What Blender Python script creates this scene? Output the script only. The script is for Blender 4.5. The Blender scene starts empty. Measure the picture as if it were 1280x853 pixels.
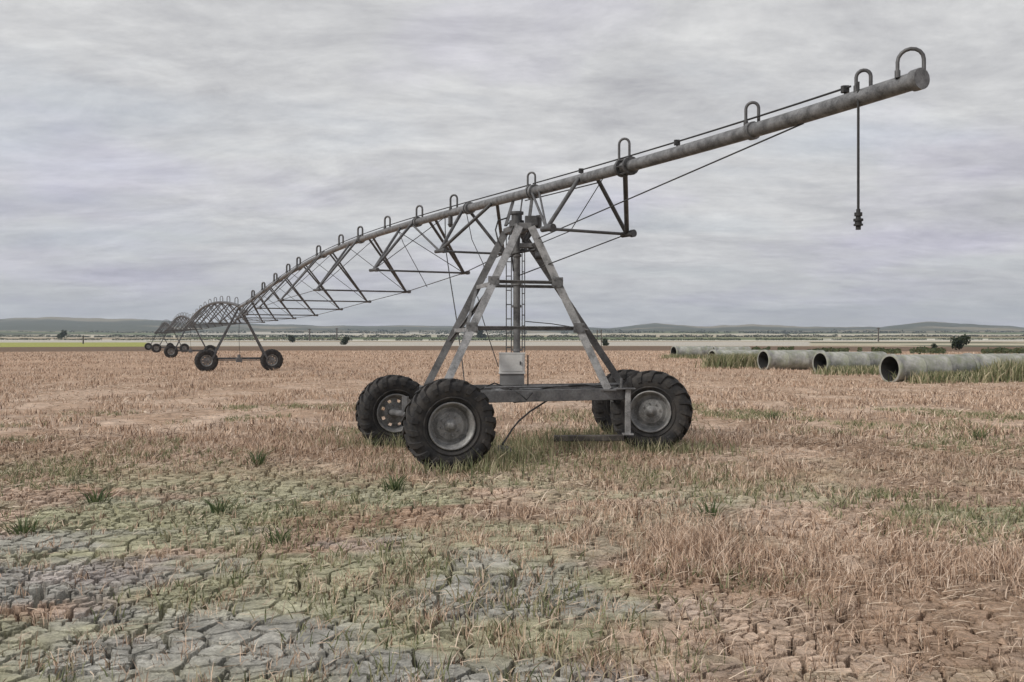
import bpy, math, random
import numpy as np
from mathutils import Vector, Matrix

random.seed(7)
RNG = np.random.default_rng(11)
scene = bpy.context.scene
COL = scene.collection
CAM_H = 1.72
FPX = 1108.0          # focal length in photograph pixels
HOR = 425.0           # horizon row


def at(px, py, d):
    """World point seen at photograph pixel (px, py) at true depth d."""
    return Vector(((px - 640) / FPX * d, d, CAM_H + (HOR - py) / FPX * d))


# ------------------------------------------------------------------ noise
def _hash(ix, iy, seed):
    h = (ix.astype(np.int64) * 374761393 + iy.astype(np.int64) * 668265263 + seed * 974711) & 0x7FFFFFFF
    h = ((h ^ (h >> 13)) * 1274126177) & 0x7FFFFFFF
    h = h ^ (h >> 16)
    return (h & 0xFFFF) / 65535.0


def vnoise(x, y, seed=0):
    ix = np.floor(x); iy = np.floor(y)
    fx = x - ix; fy = y - iy
    fx = fx * fx * (3 - 2 * fx); fy = fy * fy * (3 - 2 * fy)
    a = _hash(ix, iy, seed); b = _hash(ix + 1, iy, seed)
    c = _hash(ix, iy + 1, seed); d = _hash(ix + 1, iy + 1, seed)
    return (a * (1 - fx) + b * fx) * (1 - fy) + (c * (1 - fx) + d * fx) * fy


def fbm(x, y, seed=0, octv=4):
    s = 0; a = .5; t = 0
    for o in range(octv):
        s = s + a * vnoise(x, y, seed + o * 17); t += a
        x = x * 2.03 + 5.1; y = y * 2.03 + 1.7; a *= .5
    return s / t


def sstep(a, b, x):
    t = np.clip((x - a) / (b - a), 0, 1)
    return t * t * (3 - 2 * t)


# ------------------------------------------------------------------ materials
class NT:
    def __init__(self, name):
        self.m = bpy.data.materials.new(name); self.m.use_nodes = True
        self.t = self.m.node_tree
        for n in list(self.t.nodes): self.t.nodes.remove(n)
        self.out = self.n('ShaderNodeOutputMaterial')
        self.b = self.n('ShaderNodeBsdfPrincipled')
        self.l(self.b.outputs[0], self.out.inputs[0])

    def n(self, typ, **kw):
        nd = self.t.nodes.new(typ)
        for k, v in kw.items(): setattr(nd, k, v)
        return nd

    def l(self, a, b): self.t.links.new(a, b)

    def noise(self, scale, detail=5, rough=.6, coord=None):
        nz = self.n('ShaderNodeTexNoise'); nz.inputs['Scale'].default_value = scale
        nz.inputs['Detail'].default_value = detail; nz.inputs['Roughness'].default_value = rough
        if coord is not None: self.l(coord, nz.inputs['Vector'])
        return nz.outputs['Fac']

    def ramp(self, fac, stops):
        r = self.n('ShaderNodeValToRGB')
        e = r.color_ramp.elements
        while len(e) < len(stops): e.new(.5)
        for i, (p, c) in enumerate(stops):
            e[i].position = p
            e[i].color = (c[0], c[1], c[2], 1) if not isinstance(c, (int, float)) else (c, c, c, 1)
        self.l(fac, r.inputs[0]); return r.outputs[0]

    def mix(self, fac, a, b, mode='MIX'):
        m = self.n('ShaderNodeMix', data_type='RGBA', blend_type=mode)
        for sock, v in ((m.inputs[0], fac), (m.inputs[6], a), (m.inputs[7], b)):
            if isinstance(v, bpy.types.NodeSocket): self.l(v, sock)
            elif isinstance(v, (int, float)): sock.default_value = v
            else: sock.default_value = (v[0], v[1], v[2], 1)
        return m.outputs[2]

    def bump(self, h, strength=.4, dist=.01):
        b = self.n('ShaderNodeBump'); b.inputs['Strength'].default_value = strength
        b.inputs['Distance'].default_value = dist
        self.l(h, b.inputs['Height']); self.l(b.outputs[0], self.b.inputs['Normal'])

    def objco(self):
        return self.n('ShaderNodeTexCoord').outputs['Object']

    def geo(self):
        return self.n('ShaderNodeNewGeometry')


def mat_metal(name, dark, light, rust=.25, metal=.55, rough=.5, scale=9):
    m = NT(name); co = m.objco()
    base = m.ramp(m.noise(scale * 3.2, 7, .72, co), [(.30, dark), (.72, light)])
    base = m.mix(.45, base, m.ramp(m.noise(scale * .5, 3, .5, co), [(.35, dark), (.65, light)]))
    rs = m.ramp(m.noise(scale * .35, 8, .75, co), [(.52, 0), (.72, 1)])
    mul = m.n('ShaderNodeMath', operation='MULTIPLY'); m.l(rs, mul.inputs[0]); mul.inputs[1].default_value = rust
    c = m.mix(mul.outputs[0], base, (.10, .055, .03))
    m.l(c, m.b.inputs['Base Color'])
    m.b.inputs['Metallic'].default_value = metal
    m.l(m.ramp(m.noise(scale * 3, 4, .6, co), [(.2, rough - .15), (.8, rough + .2)]), m.b.inputs['Roughness'])
    m.bump(m.noise(scale * 6, 4, .6, co), .25, .004)
    return m.m


def mat_plain(name, stops, scale=6, rough=.8, bump=.3, bdist=.01, detail=6):
    m = NT(name); co = m.objco()
    m.l(m.ramp(m.noise(scale, detail, .65, co), stops), m.b.inputs['Base Color'])
    m.b.inputs['Roughness'].default_value = rough
    if bump: m.bump(m.noise(scale * 5, 5, .6, co), bump, bdist)
    return m.m


def mat_leaf(name, stops, trans=.25, rough=.7):
    m = NT(name); g = m.geo()
    c = m.ramp(g.outputs['Random Per Island'], stops)
    m.l(c, m.b.inputs['Base Color']); m.b.inputs['Roughness'].default_value = rough
    tr = m.n('ShaderNodeBsdfTranslucent'); m.l(c, tr.inputs[0])
    mx = m.n('ShaderNodeMixShader'); mx.inputs[0].default_value = trans
    m.l(m.b.outputs[0], mx.inputs[1]); m.l(tr.outputs[0], mx.inputs[2]); m.l(mx.outputs[0], m.out.inputs[0])
    return m.m


M = {}
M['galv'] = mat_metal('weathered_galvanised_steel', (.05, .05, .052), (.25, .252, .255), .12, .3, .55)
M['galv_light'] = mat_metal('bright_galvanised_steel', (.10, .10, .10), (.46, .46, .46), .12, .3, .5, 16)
M['strut'] = mat_metal('dull_truss_steel', (.035, .035, .037), (.145, .147, .15), .08, .3, .5)
M['pipe'] = mat_metal('mottled_water_pipe_steel', (.04, .041, .043), (.29, .295, .30), .06, .3, .5, 20)
M['cable'] = mat_plain('black_cable_sheath', [(.3, (.012, .012, .013)), (.7, (.03, .03, .03))], 20, .6, .1)
M['wire'] = mat_metal('dark_steel_wire', (.02, .02, .02), (.06, .06, .06), .2, .3, .6)
M['rim'] = mat_metal('dusty_wheel_rim_steel', (.07, .07, .07), (.42, .42, .41), .25, .3, .5, 14)
M['box'] = mat_metal('pale_painted_sheet', (.45, .45, .44), (.64, .64, .63), .10, .0, .5, 8)
M['box_dark'] = mat_metal('grey_painted_sheet', (.15, .15, .15), (.24, .24, .24), .2, .0, .6, 14)

m = NT('dusty_black_rubber'); co = m.objco()
dust = m.ramp(m.noise(5, 8, .7, co), [(.42, 0), (.78, .5)])
m.l(m.mix(dust, (.017, .017, .018), (.14, .12, .10)), m.b.inputs['Base Color'])
m.b.inputs['Roughness'].default_value = .8
m.bump(m.noise(60, 4, .6, co), .3, .004)
M['rubber'] = m.m

m = NT('stained_concrete_pipe'); co = m.objco()
a = m.ramp(m.noise(2.2, 8, .7, co), [(.3, (.13, .13, .125)), (.55, (.35, .35, .335)), (.75, (.54, .53, .50))])
lich = m.ramp(m.noise(2.7, 8, .75, co), [(.42, 0), (.66, .75)])
m.l(m.mix(lich, a, (.22, .245, .145)), m.b.inputs['Base Color'])
m.b.inputs['Roughness'].default_value = .85; m.bump(m.noise(18, 6, .7, co), .5, .02)
M['concrete'] = m.m
M['shaded_bore'] = mat_plain('painted_bore_shade', [(.3, (.012, .012, .012)), (.7, (.03, .03, .028))], 4, .8)  # near-black colour paints in the shade inside the pipe bores
M['bark'] = mat_plain('tree_bark', [(.3, (.035, .028, .02)), (.7, (.09, .07, .055))], 8, .9)
M['wood'] = mat_plain('grey_weathered_timber', [(.3, (.05, .045, .04)), (.7, (.14, .125, .11))], 12, .9)
M['rock'] = mat_plain('dark_field_stone', [(.3, (.05, .05, .05)), (.7, (.16, .15, .14))], 9, .9, .6, .02)
M['leaf_dark'] = mat_leaf('dark_tree_leaves', [(0, (.012, .022, .012)), (.5, (.03, .045, .022)), (1, (.055, .07, .03))])
M['leaf_mid'] = mat_leaf('dull_green_leaves', [(0, (.03, .045, .02)), (.5, (.06, .08, .03)), (1, (.10, .11, .05))])
M['weed'] = mat_leaf('green_weed_blades', [(0, (.035, .06, .022)), (.5, (.08, .12, .045)), (1, (.20, .22, .10))])
M['weed_dry'] = mat_leaf('pale_green_grass', [(0, (.08, .10, .04)), (.4, (.22, .24, .12)), (.75, (.42, .38, .24)), (1, (.56, .48, .34))])
M['straw'] = mat_leaf('dry_wheat_stubble', [(0, (.07, .043, .03)), (.18, (.20, .125, .085)), (.45, (.56, .40, .285)), (.75, (.76, .58, .44)), (1, (.86, .73, .60))], .22)
M['straw_pale'] = mat_leaf('fallen_pale_straw', [(0, (.16, .11, .075)), (.5, (.44, .33, .24)), (1, (.72, .60, .47))], .1)

# soil: vertex colour holds the real soil colour, noise adds grain
m = NT('field_soil')
att = m.n('ShaderNodeVertexColor'); att.layer_name = 'soil'
geo = m.geo(); pos = geo.outputs['Position']
g1 = m.ramp(m.noise(3.1, 9, .72, pos), [(.28, .45), (.5, .95), (.72, 1.45)])
g2 = m.ramp(m.noise(38, 6, .75, pos), [(.3, .5), (.7, 1.45)])
c = m.mix(1.0, att.outputs[0], g1, 'MULTIPLY'); c = m.mix(.8, c, g2, 'MULTIPLY')
m.l(c, m.b.inputs['Base Color']); m.b.inputs['Roughness'].default_value = .95
m.b.inputs['Specular IOR Level'].default_value = .15
hb = m.n('ShaderNodeMath', operation='ADD'); m.l(m.noise(22, 8, .75, pos), hb.inputs[0]); m.l(m.noise(90, 4, .7, pos), hb.inputs[1])
m.bump(hb.outputs[0], .8, .03)
M['soil'] = m.m


# ------------------------------------------------------------------ mesh helpers
class MB:
    def __init__(self): self.v = []; self.f = []; self.smooth = []

    def add(self, vs, fs, sm=False):
        o = len(self.v); self.v += [tuple(p) for p in vs]
        self.f += [tuple(i + o for i in f) for f in fs]; self.smooth += [sm] * len(fs)

    def hexa(self, p):
        self.add(p, [(0, 3, 2, 1), (4, 5, 6, 7), (0, 1, 5, 4), (1, 2, 6, 5), (2, 3, 7, 6), (3, 0, 4, 7)])

    def box(self, c, size, mat3=None, bev=0):
        c = Vector(c); h = Vector(size) / 2
        R = mat3 or Matrix.Identity(3)
        if bev:
            b = min(bev, min(h) * .6)
            # chamfered in plan on the four long edges (local z)
            ring = [(-h.x + b, -h.y), (h.x - b, -h.y), (h.x, -h.y + b), (h.x, h.y - b), (h.x - b, h.y), (-h.x + b, h.y), (-h.x, h.y - b), (-h.x, -h.y + b)]
            vs = [c + R @ Vector((x, y, -h.z)) for x, y in ring] + [c + R @ Vector((x, y, h.z)) for x, y in ring]
            fs = [tuple(range(7, -1, -1)), tuple(range(8, 16))] + [(i, (i + 1) % 8, 8 + (i + 1) % 8, 8 + i) for i in range(8)]
            self.add(vs, fs); return self
        vs = [c + R @ Vector((sx * h.x, sy * h.y, sz * h.z)) for sz in (-1, 1) for sx, sy in ((-1, -1), (1, -1), (1, 1), (-1, 1))]
        self.hexa(vs); return self

    def tube(self, pts, r, n=10, cap=True):
        pts = [Vector(p) for p in pts]
        rs = r if isinstance(r, (list, tuple)) else [r] * len(pts)
        up = None; rings = []
        for i, p in enumerate(pts):
            d = (pts[min(i + 1, len(pts) - 1)] - pts[max(i - 1, 0)]).normalized()
            if up is None:
                up = Vector((0, 0, 1)) if abs(d.z) < .9 else Vector((1, 0, 0))
            s = d.cross(up).normalized(); up = s.cross(d).normalized()
            rings.append([p + rs[i] * (math.cos(2 * math.pi * k / n) * s + math.sin(2 * math.pi * k / n) * up) for k in range(n)])
        vs = [q for rg in rings for q in rg]; fs = []
        for i in range(len(pts) - 1):
            for k in range(n):
                fs.append((i * n + k, i * n + (k + 1) % n, (i + 1) * n + (k + 1) % n, (i + 1) * n + k))
        self.add(vs, fs, True)
        if cap:
            self.add(rings[0], [tuple(range(n))]); self.add(rings[-1], [tuple(range(n - 1, -1, -1))])
        return self

    def beam(self, p0, p1, w, h, up=(0, 0, 1)):
        p0 = Vector(p0); p1 = Vector(p1); d = (p1 - p0); L = d.length; d.normalize()
        u = Vector(up); s = d.cross(u).normalized(); u = s.cross(d).normalized()
        R = Matrix((s, u, d)).transposed()
        return self.box((p0 + p1) / 2, (w, h, L), R, bev=min(w, h) * .12)

    def angle(self, p0, p1, a, th, up=(0, -1, 0), flip=1):
        """L-section rolled steel angle."""
        p0 = Vector(p0); p1 = Vector(p1); d = (p1 - p0).normalized()
        u = Vector(up); s = d.cross(u).normalized() * flip; u = d.cross(s).normalized() * (flip)
        prof = [(0, 0), (a, 0), (a, th), (th, th), (th, a), (0, a)]
        vs = [p + (x - a / 2) * s + (y - a / 2) * u for p in (p0, p1) for x, y in prof]
        fs = [(i, (i + 1) % 6, 6 + (i + 1) % 6, 6 + i) for i in range(6)] + [(5, 4, 3, 2, 1, 0), (6, 7, 8, 9, 10, 11)]
        self.add(vs, fs); return self

    def lathe(self, prof, n=40, sm=True, axis='Y', closed=False):
        """prof: (radius, offset along axis)"""
        vs = []
        for r, y in prof:
            for k in range(n):
                a = 2 * math.pi * k / n
                vs.append((r * math.cos(a), y, r * math.sin(a)))
        fs = []; m_ = len(prof)
        for i in range(m_ - 1 + (1 if closed else 0)):
            j = (i + 1) % m_
            for k in range(n):
                fs.append((i * n + k, i * n + (k + 1) % n, j * n + (k + 1) % n, j * n + k))
        self.add(vs, fs, sm); return self

    def build(self, name, mat, parent=None, loc=None, rotz=0):
        me = bpy.data.meshes.new(name); me.from_pydata(self.v, [], self.f)
        me.polygons.foreach_set('use_smooth', self.smooth); me.materials.append(mat); me.update()
        o = bpy.data.objects.new(name, me); COL.objects.link(o)
        if loc is not None: o.location = loc
        o.rotation_euler.z = rotz
        if parent is not None: o.parent = parent
        return o


def thing(name, label, cat, loc=(0, 0, 0), rotz=0, group=None):
    o = bpy.data.objects.new(name, None); COL.objects.link(o)
    o.location = loc; o.rotation_euler = (0, 0, rotz); o.empty_display_size = .2
    return tag(o, label, cat, group)


def tag(o, label=None, cat=None, group=None, kind=None):
    if label: o['label'] = label
    if cat: o['category'] = cat
    if group: o['group'] = group
    if kind: o['kind'] = kind
    return o


def copy_tree(o, parent=None):
    c = o.copy(); COL.objects.link(c)
    if parent is not None: c.parent = parent
    for ch in [x for x in KIDS.get(o.name, [])]:
        copy_tree(ch, c)
    return c


KIDS = {}


def index_kids():
    KIDS.clear()
    for o in bpy.data.objects:
        if o.parent is not None: KIDS.setdefault(o.parent.name, []).append(o)


def np_mesh(name, V, F, mat, smooth=False, cols=None):
    """V (n,3), F (m,k) with k = 3 or 4"""
    me = bpy.data.meshes.new(name)
    k = F.shape[1]
    me.vertices.add(len(V)); me.vertices.foreach_set('co', V.astype(np.float32).ravel())
    me.loops.add(F.size); me.loops.foreach_set('vertex_index', F.astype(np.int32).ravel())
    me.polygons.add(len(F))
    me.polygons.foreach_set('loop_start', (np.arange(len(F)) * k).astype(np.int32))
    me.polygons.foreach_set('loop_total', np.full(len(F), k, dtype=np.int32))
    me.polygons.foreach_set('use_smooth', np.full(len(F), smooth, dtype=bool))
    if cols is not None:
        at_ = me.color_attributes.new('soil', 'FLOAT_COLOR', 'POINT')
        at_.data.foreach_set('color', np.c_[cols, np.ones(len(cols))].astype(np.float32).ravel())
    me.update(calc_edges=True); me.validate()
    me.materials.append(mat)
    o = bpy.data.objects.new(name, me); COL.objects.link(o)
    return o


# ------------------------------------------------------------------ ground
def low(x, y):
    r = np.hypot(x, y)
    z = (fbm(x * .22, y * .22, 3, 3) - .5) * .12 + (fbm(x * 1.3, y * 1.3, 5, 3) - .5) * .045
    z = z * sstep(400, 60, r)
    z = z - .07 * np.exp(-(((x + 1.9) ** 2 + (y - 15) ** 2) / 6.0)) - .03 * np.exp(-(((x + .8) ** 2 + (y - 12) ** 2) / 2.0))
    return z


def crackmask(x, y):
    """1 on bare cracked mud, 0 under stubble"""
    b = sstep(1.5, -1.0, x + (y - 6) * .10 + .1 + 1.2 * (fbm(x * .8, y * .8, 23, 3) - .5)) * sstep(12.6, 9.6, y + .25 * (x + 2)) 
    n = fbm(x * .55 + 3, y * .42 + 9, 21, 4)
    patches = sstep(.50, .62, n) * sstep(20, 9, y) * .85
    big = np.clip(b * 1.25 - sstep(.54, .70, fbm(x * .9, y * .9, 31, 3)) * .4, 0, 1)
    band = sstep(8.6, 9.6, y) * sstep(12.2, 10.6, y) * sstep(-4.5, -2, x) * sstep(3.4, 1.5, x) * sstep(.36, .52, fbm(x * .6 + 2, y * 1.1, 27, 4)) * .85
    return np.clip(np.maximum(np.maximum(big, patches), band), 0, 1)


def voronoi_edge(x, y, cell, seed):
    gx = np.floor(x / cell); gy = np.floor(y / cell)
    f1 = np.full(x.shape, 1e9); f2 = np.full(x.shape, 1e9); idv = np.zeros(x.shape)
    for dx in (-1, 0, 1):
        for dy in (-1, 0, 1):
            cx = gx + dx; cy = gy + dy
            px = (cx + .08 + .84 * _hash(cx, cy, seed)) * cell; py = (cy + .08 + .84 * _hash(cx, cy, seed + 7)) * cell
            d = np.hypot(x - px, y - py)
            nid = _hash(cx, cy, seed + 13)
            closer = d < f1
            f2 = np.where(closer, f1, np.minimum(f2, d))
            idv = np.where(closer, nid, idv)
            f1 = np.where(closer, d, f1)
    return f2 - f1, idv


def soilcol(x, y, crk):
    tan = np.array([.50, .355, .255]); pale = np.array([.66, .505, .39]); grey = np.array([.50, .49, .485]); green = np.array([.49, .49, .33])
    n1 = fbm(x * .8, y * .8, 41, 4)[:, None]; n2 = fbm(x * .6 + 7, y * .9, 43, 4)[:, None]; n3 = fbm(x * .5, y * .8 + 3, 47, 4)[:, None]
    c = tan + (pale - tan) * sstep(.35, .65, n1)
    k = crk[:, None]
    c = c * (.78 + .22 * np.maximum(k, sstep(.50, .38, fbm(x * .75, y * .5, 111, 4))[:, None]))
    near = sstep(11, 6.5, y)[:, None]
    c = c + (green - c) * sstep(.40, .54, n2) * (.35 + .55 * k) * sstep(15, 9, y)[:, None]
    c = c + (grey - c) * sstep(.47, .62, n3) * (.1 + .6 * k) * near
    return c


A0 = math.radians(44)
na, nr = 1250, 1100
ang = np.linspace(-A0, A0, na); rad = 3.9 * (18.0 / 3.9) ** (np.linspace(0, 1, nr))
AA, RR = np.meshgrid(ang, rad)
X = (RR * np.sin(AA)).ravel(); Y = (RR * np.cos(AA)).ravel()
crk = crackmask(X, Y)
wx = X + .06 * (fbm(X * 5, Y * 5, 51, 3) - .5); wy = Y + .06 * (fbm(X * 5 + 9, Y * 5, 53, 3) - .5)
e1, id1 = voronoi_edge(wx * .8, wy, .20, 3)
e2, id2 = voronoi_edge(wx * .85 + .3, wy, .095, 5)
wv = .55 + .6 * vnoise(X * 1.7, Y * 1.7, 61)
grow = 1 + .07 * np.clip(Y - 5, 0, 20)
cr = 1 - sstep(.45, 1.0, e1 / (.032 * wv * grow))
cr2 = (1 - sstep(.4, 1.0, e2 / (.014 * wv * grow))) * sstep(.35, .6, vnoise(X * 2.3, Y * 2.3, 63))
curl = .012 * np.exp(-e1 / .03) + (id1 - .5) * .006 + (id2 - .5) * .004 + (fbm(X * 11, Y * 11, 73, 5) - .5) * .022
Z = low(X, Y) + crk * curl - np.maximum(cr * .24 * (.3 + .7 * crk), cr2 * .14 * (.25 + .75 * crk)) + (1 - crk) * (fbm(X * 9, Y * 9, 71, 3) - .5) * .05
col = soilcol(X, Y, crk)
idx = np.arange(na * nr).reshape(nr, na)
F = np.stack([idx[:-1, :-1], idx[:-1, 1:], idx[1:, 1:], idx[1:, :-1]], -1).reshape(-1, 4)[:, ::-1]
tag(np_mesh('field_ground', np.c_[X, Y, Z], F, M['soil'], False, col), kind='structure')

# wide terrain to the hills -------------------------------------------------
a_front = np.radians(np.arange(-46, 46.01, .22)); a_back = np.radians(np.arange(49, 312, 3.0))
ang = np.r_[a_front, a_back]; na = len(ang)
rad = np.r_[[.4, 2, 4.2, 5, 9, 13, 16.6], 17.7 * (7500 / 17.7) ** np.linspace(0, 1, 520)]; nr = len(rad)
AA, RR = np.meshgrid(ang, rad)
X = (RR * np.sin(AA)).ravel(); Y = (RR * np.cos(AA)).ravel(); R_ = RR.ravel(); TA = AA.ravel()
pxa = 640 + FPX * np.tan(np.clip(TA, -1.2, 1.2))
ridge_x = [-2000, -300, 0, 60, 120, 180, 230, 300, 400, 480, 560, 640, 700, 760, 820, 880, 940, 1000, 1060, 1100, 1160, 1220, 1280, 1500, 3000]
ridge_y = [16, 20, 23, 24, 24, 23, 20, 19, 17.5, 16, 17, 15, 14.5, 15, 20, 15.5, 18.5, 15, 14.5, 15.5, 20, 17, 13, 14, 15]
ridge = np.interp(pxa, ridge_x, ridge_y) + (fbm(pxa * .03, pxa * 0, 81, 4) - .5) * 3.0
rr_ = [0, 60, 238, 400, 800, 1500, 2500]
pp_ = [0, 0, 0, -3.6, .2, 4.5, 8.5]
P = np.interp(R_, rr_[2:], [-8.0] + pp_[3:])
t = sstep(2300, 4300, R_)
P = P * (1 - t) + ridge * t
P = P + (R_ > 4500) * (-(R_ - 4500) / 3000 * 12)
hz = np.where(R_ < 238, 0, CAM_H + P * R_ / FPX)
hz = hz * sstep(200, 260, R_) + (fbm(X * .004, Y * .004, 83, 4) - .5) * 14 * sstep(900, 2600, R_)
Z = low(X, Y) + hz - .12 * (1 - sstep(16.8, 17.6, R_))
# field colours
base = soilcol(X, Y, np.zeros_like(X))
dist_t = sstep(14, 60, R_)[:, None]
stub = np.array([.42, .295, .21]) * (.8 + .5 * fbm(X * .08, Y * .3, 91, 4))[:, None]
c = base * (1 - dist_t) + stub * dist_t
edge = (sstep(140, 160, R_ + 12 * fbm(X * .02, Y * .02, 93, 3)) * sstep(262, 240, R_))[:, None]
c = c + (np.array([.105, .072, .048]) - c) * edge * .8
R_b = R_ * (1 + .22 * (fbm(X * .004, Y * .004, 201, 4) - .5))
fy = R_ / 150 + .5 * fbm(X * .002, Y * .002, 95, 2); fx = X / (140 + .35 * R_) + np.floor(np.log(np.maximum(R_b, 1)) * 4.2) * .37
cell = _hash(np.floor(fx), np.floor(np.log(np.maximum(R_b, 1)) * 4.2), 97)
pal = np.array([[.50, .46, .36], [.34, .27, .18], [.14, .17, .08], [.55, .52, .44], [.20, .21, .11], [.42, .36, .26], [.10, .11, .07], [.46, .42, .31]])
fc = pal[(cell * 7.99).astype(int)] * (.85 + .3 * fbm(X * .01, Y * .01, 99, 3))[:, None]
far = sstep(244, 252, R_)[:, None]
c = c * (1 - far) + fc * far
grn = ((pxa < 185) & (R_ > 246) & (R_b < 470))[:, None]
c = np.where(grn, np.array([.34, .35, .10]), c)
wht = ((pxa > 185) & (pxa < 1010) & (R_b > 262) & (R_b < 520)) | ((pxa < 185) & (R_b > 470) & (R_b < 640))
c = np.where(wht[:, None], np.array([.48, .45, .39]), c)
hill = sstep(2100, 2900, R_ + 600 * (fbm(X * .0012, Y * .0012, 103, 3) - .5))[:, None]
hc = np.array([.085, .095, .065]) + (np.array([.26, .23, .16]) - np.array([.085, .095, .065])) * sstep(.48, .62, fbm(X * .0022, Y * .003, 105, 5))[:, None]
c = c * (1 - hill) + hc * hill
idx = np.arange(na * nr).reshape(nr, na); idn = np.roll(idx, -1, axis=1)
F = np.stack([idx[:-1], idn[:-1], idn[1:], idx[1:]], -1).reshape(-1, 4)[:, ::-1]
tag(np_mesh('terrain', np.c_[X, Y, Z], F, M['soil'], True, c), kind='structure')


def gz(x, y):
    return float(low(np.array([float(x)]), np.array([float(y)]))[0])


def hill_z(px, r):
    P_ = float(np.interp(r, rr_[2:], [-8.0] + pp_[3:]))
    if r < 238: return 0.0
    s = min(1, max(0, (r - 200) / 60)); s = s * s * (3 - 2 * s)
    return (CAM_H + P_ * r / FPX) * s


# ------------------------------------------------------------------ blades (stubble, grass)
def blades(P, base_z, hgt, wid, lean, az, curve=.35, levels=3):
    """P (n,2); returns V,F of tapering bent blades made of triangles"""
    n = len(P)
    dx = np.cos(az); dy = np.sin(az); ya = RNG.uniform(0, 2 * np.pi, n)
    sx = np.cos(ya) * wid / 2; sy = np.sin(ya) * wid / 2
    p0 = np.c_[P, base_z]
    m_ = p0 + np.c_[dx * lean * hgt * .45, dy * lean * hgt * .45, hgt * .55]
    tt = p0 + np.c_[dx * lean * hgt * (1 + curve), dy * lean * hgt * (1 + curve), hgt]
    s = np.c_[sx, sy, np.zeros(n)]
    V = np.stack([p0 - s, p0 + s, m_ - s * .85, m_ + s * .85, tt], 1).reshape(-1, 3)
    o = (np.arange(n) * 5)[:, None]
    F = np.concatenate([o + np.array([[0, 1, 3]]), o + np.array([[0, 3, 2]]), o + np.array([[2, 3, 4]])], 0)
    return V, F


def wedge(n, r0, r1, half=A0 * .93):
    a = RNG.uniform(-half, half, n); r = np.sqrt(RNG.uniform(r0 * r0, r1 * r1, n))
    return r * np.sin(a), r * np.cos(a)


def keep_clear(x, y):
    """wheel footprints and the like"""
    k = np.ones(len(x), bool)
    for cx, cy, rr in ((-.84, 12.1, .3), (-2.0, 15.0, .3), (2.19, 13.95, .3), (2.08, 16.0, .3)):
        k &= np.hypot(x - cx, y - cy) > rr
    return k


VV = []; FF = []; off = 0


def push(V, F):
    global off
    VV.append(V); FF.append(F + off); off += len(V)


def flush(name, mat, label=None):
    global VV, FF, off
    o = np_mesh(name, np.concatenate(VV), np.concatenate(FF), mat)
    VV, FF, off = [], [], 0
    return o


# standing stubble in tufts
for (r0, r1, n, per, w, h0, h1) in ((4.1, 8, 6600, 15, .0060, .05, .17), (8, 16, 13000, 9, .009, .05, .155), (16, 42, 30000, 5, .017, .06, .17), (42, 75, 52000, 3, .026, .06, .19), (75, 135, 70000, 2, .045, .08, .20)):
    x, y = wedge(n, r0, r1)
    dens = sstep(.40, .60, fbm(x * .75, y * .5, 111, 4)) * (.25 + .75 * sstep(.38, .56, fbm(x * 2.1, y * 1.6, 115, 3))) * (.55 + .45 * sstep(12, 16, y) + .2 * sstep(9, 7, y))
    dens = np.clip(dens + .5 * sstep(-.6, .8, x) * sstep(9.0, 7.2, y) * sstep(.40, .54, fbm(x * 1.5, y * 1.2, 113, 3)), 0, 1)
    dens = dens * (1 - .95 * crackmask(x, y))
    rowm = .6 + .4 * np.sin((x * .94 + y * .34) / .19 * 2 * np.pi) if r0 < 16 else 1
    k = (RNG.random(n) < np.clip(dens * 1.15 + .05, 0, 1)) & keep_clear(x, y)
    x, y = x[k], y[k]; d_ = dens[k]
    px_ = np.repeat(x, per) + RNG.normal(0, .045 if r0 < 16 else .12, len(x) * per); py_ = np.repeat(y, per) + RNG.normal(0, .045 if r0 < 16 else .12, len(x) * per)
    nn = len(px_)
    tall = .65 + .6 * np.repeat(d_, per)
    hgt = RNG.uniform(h0, h1, nn) * tall
    lean = np.abs(RNG.normal(.35, .35, nn))
    V, F = blades(np.c_[px_, py_], low(px_, py_) - .015, hgt, w * RNG.uniform(.7, 1.3, nn), lean, RNG.uniform(0, 6.28, nn))
    push(V, F)
tag(flush('stubble', M['straw']), 'dry brown wheat stubble covering the field', 'stubble', kind='stuff')

# fallen straw lying on the soil
for (r0, r1, n, w) in ((4.1, 8, 14000, .0038), (8, 18, 26000, .008), (18, 45, 24000, .02)):
    x, y = wedge(n, r0, r1)
    dens = .2 + .8 * sstep(.35, .6, fbm(x * .6 + 4, y * .45, 117, 4)); dens *= (1 - .82 * crackmask(x, y))
    right = sstep(-.5, 2.0, x) * sstep(8.5, 5.5, y); dens = np.clip(dens + .25 * right, 0, 1)
    k = (RNG.random(n) < dens) & keep_clear(x, y); x, y = x[k], y[k]; nn = len(x)
    az = RNG.uniform(0, 6.28, nn); L = RNG.uniform(.03, .16, nn); tilt = np.abs(RNG.normal(0, .30, nn))
    dx, dy = np.cos(az), np.sin(az); z0 = low(x, y) + RNG.uniform(.012, .05, nn)
    p0 = np.c_[x, y, z0]; p1 = p0 + np.c_[dx * L, dy * L, L * tilt]; pm = (p0 + p1) / 2 + np.c_[-dy * L * .05, dx * L * .05, L * .015]
    s = np.c_[-dy * w / 2, dx * w / 2, np.full(nn, w * .3)]
    V = np.stack([p0 - s, p0 + s, pm - s, pm + s, p1], 1).reshape(-1, 3); o = (np.arange(nn) * 5)[:, None]
    push(V, np.concatenate([o + np.array([[0, 1, 3]]), o + np.array([[0, 3, 2]]), o + np.array([[2, 3, 4]])], 0))
tag(flush('straw_litter', M['straw_pale']), 'loose pale straw fallen among the stubble', 'straw', kind='stuff')

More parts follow.
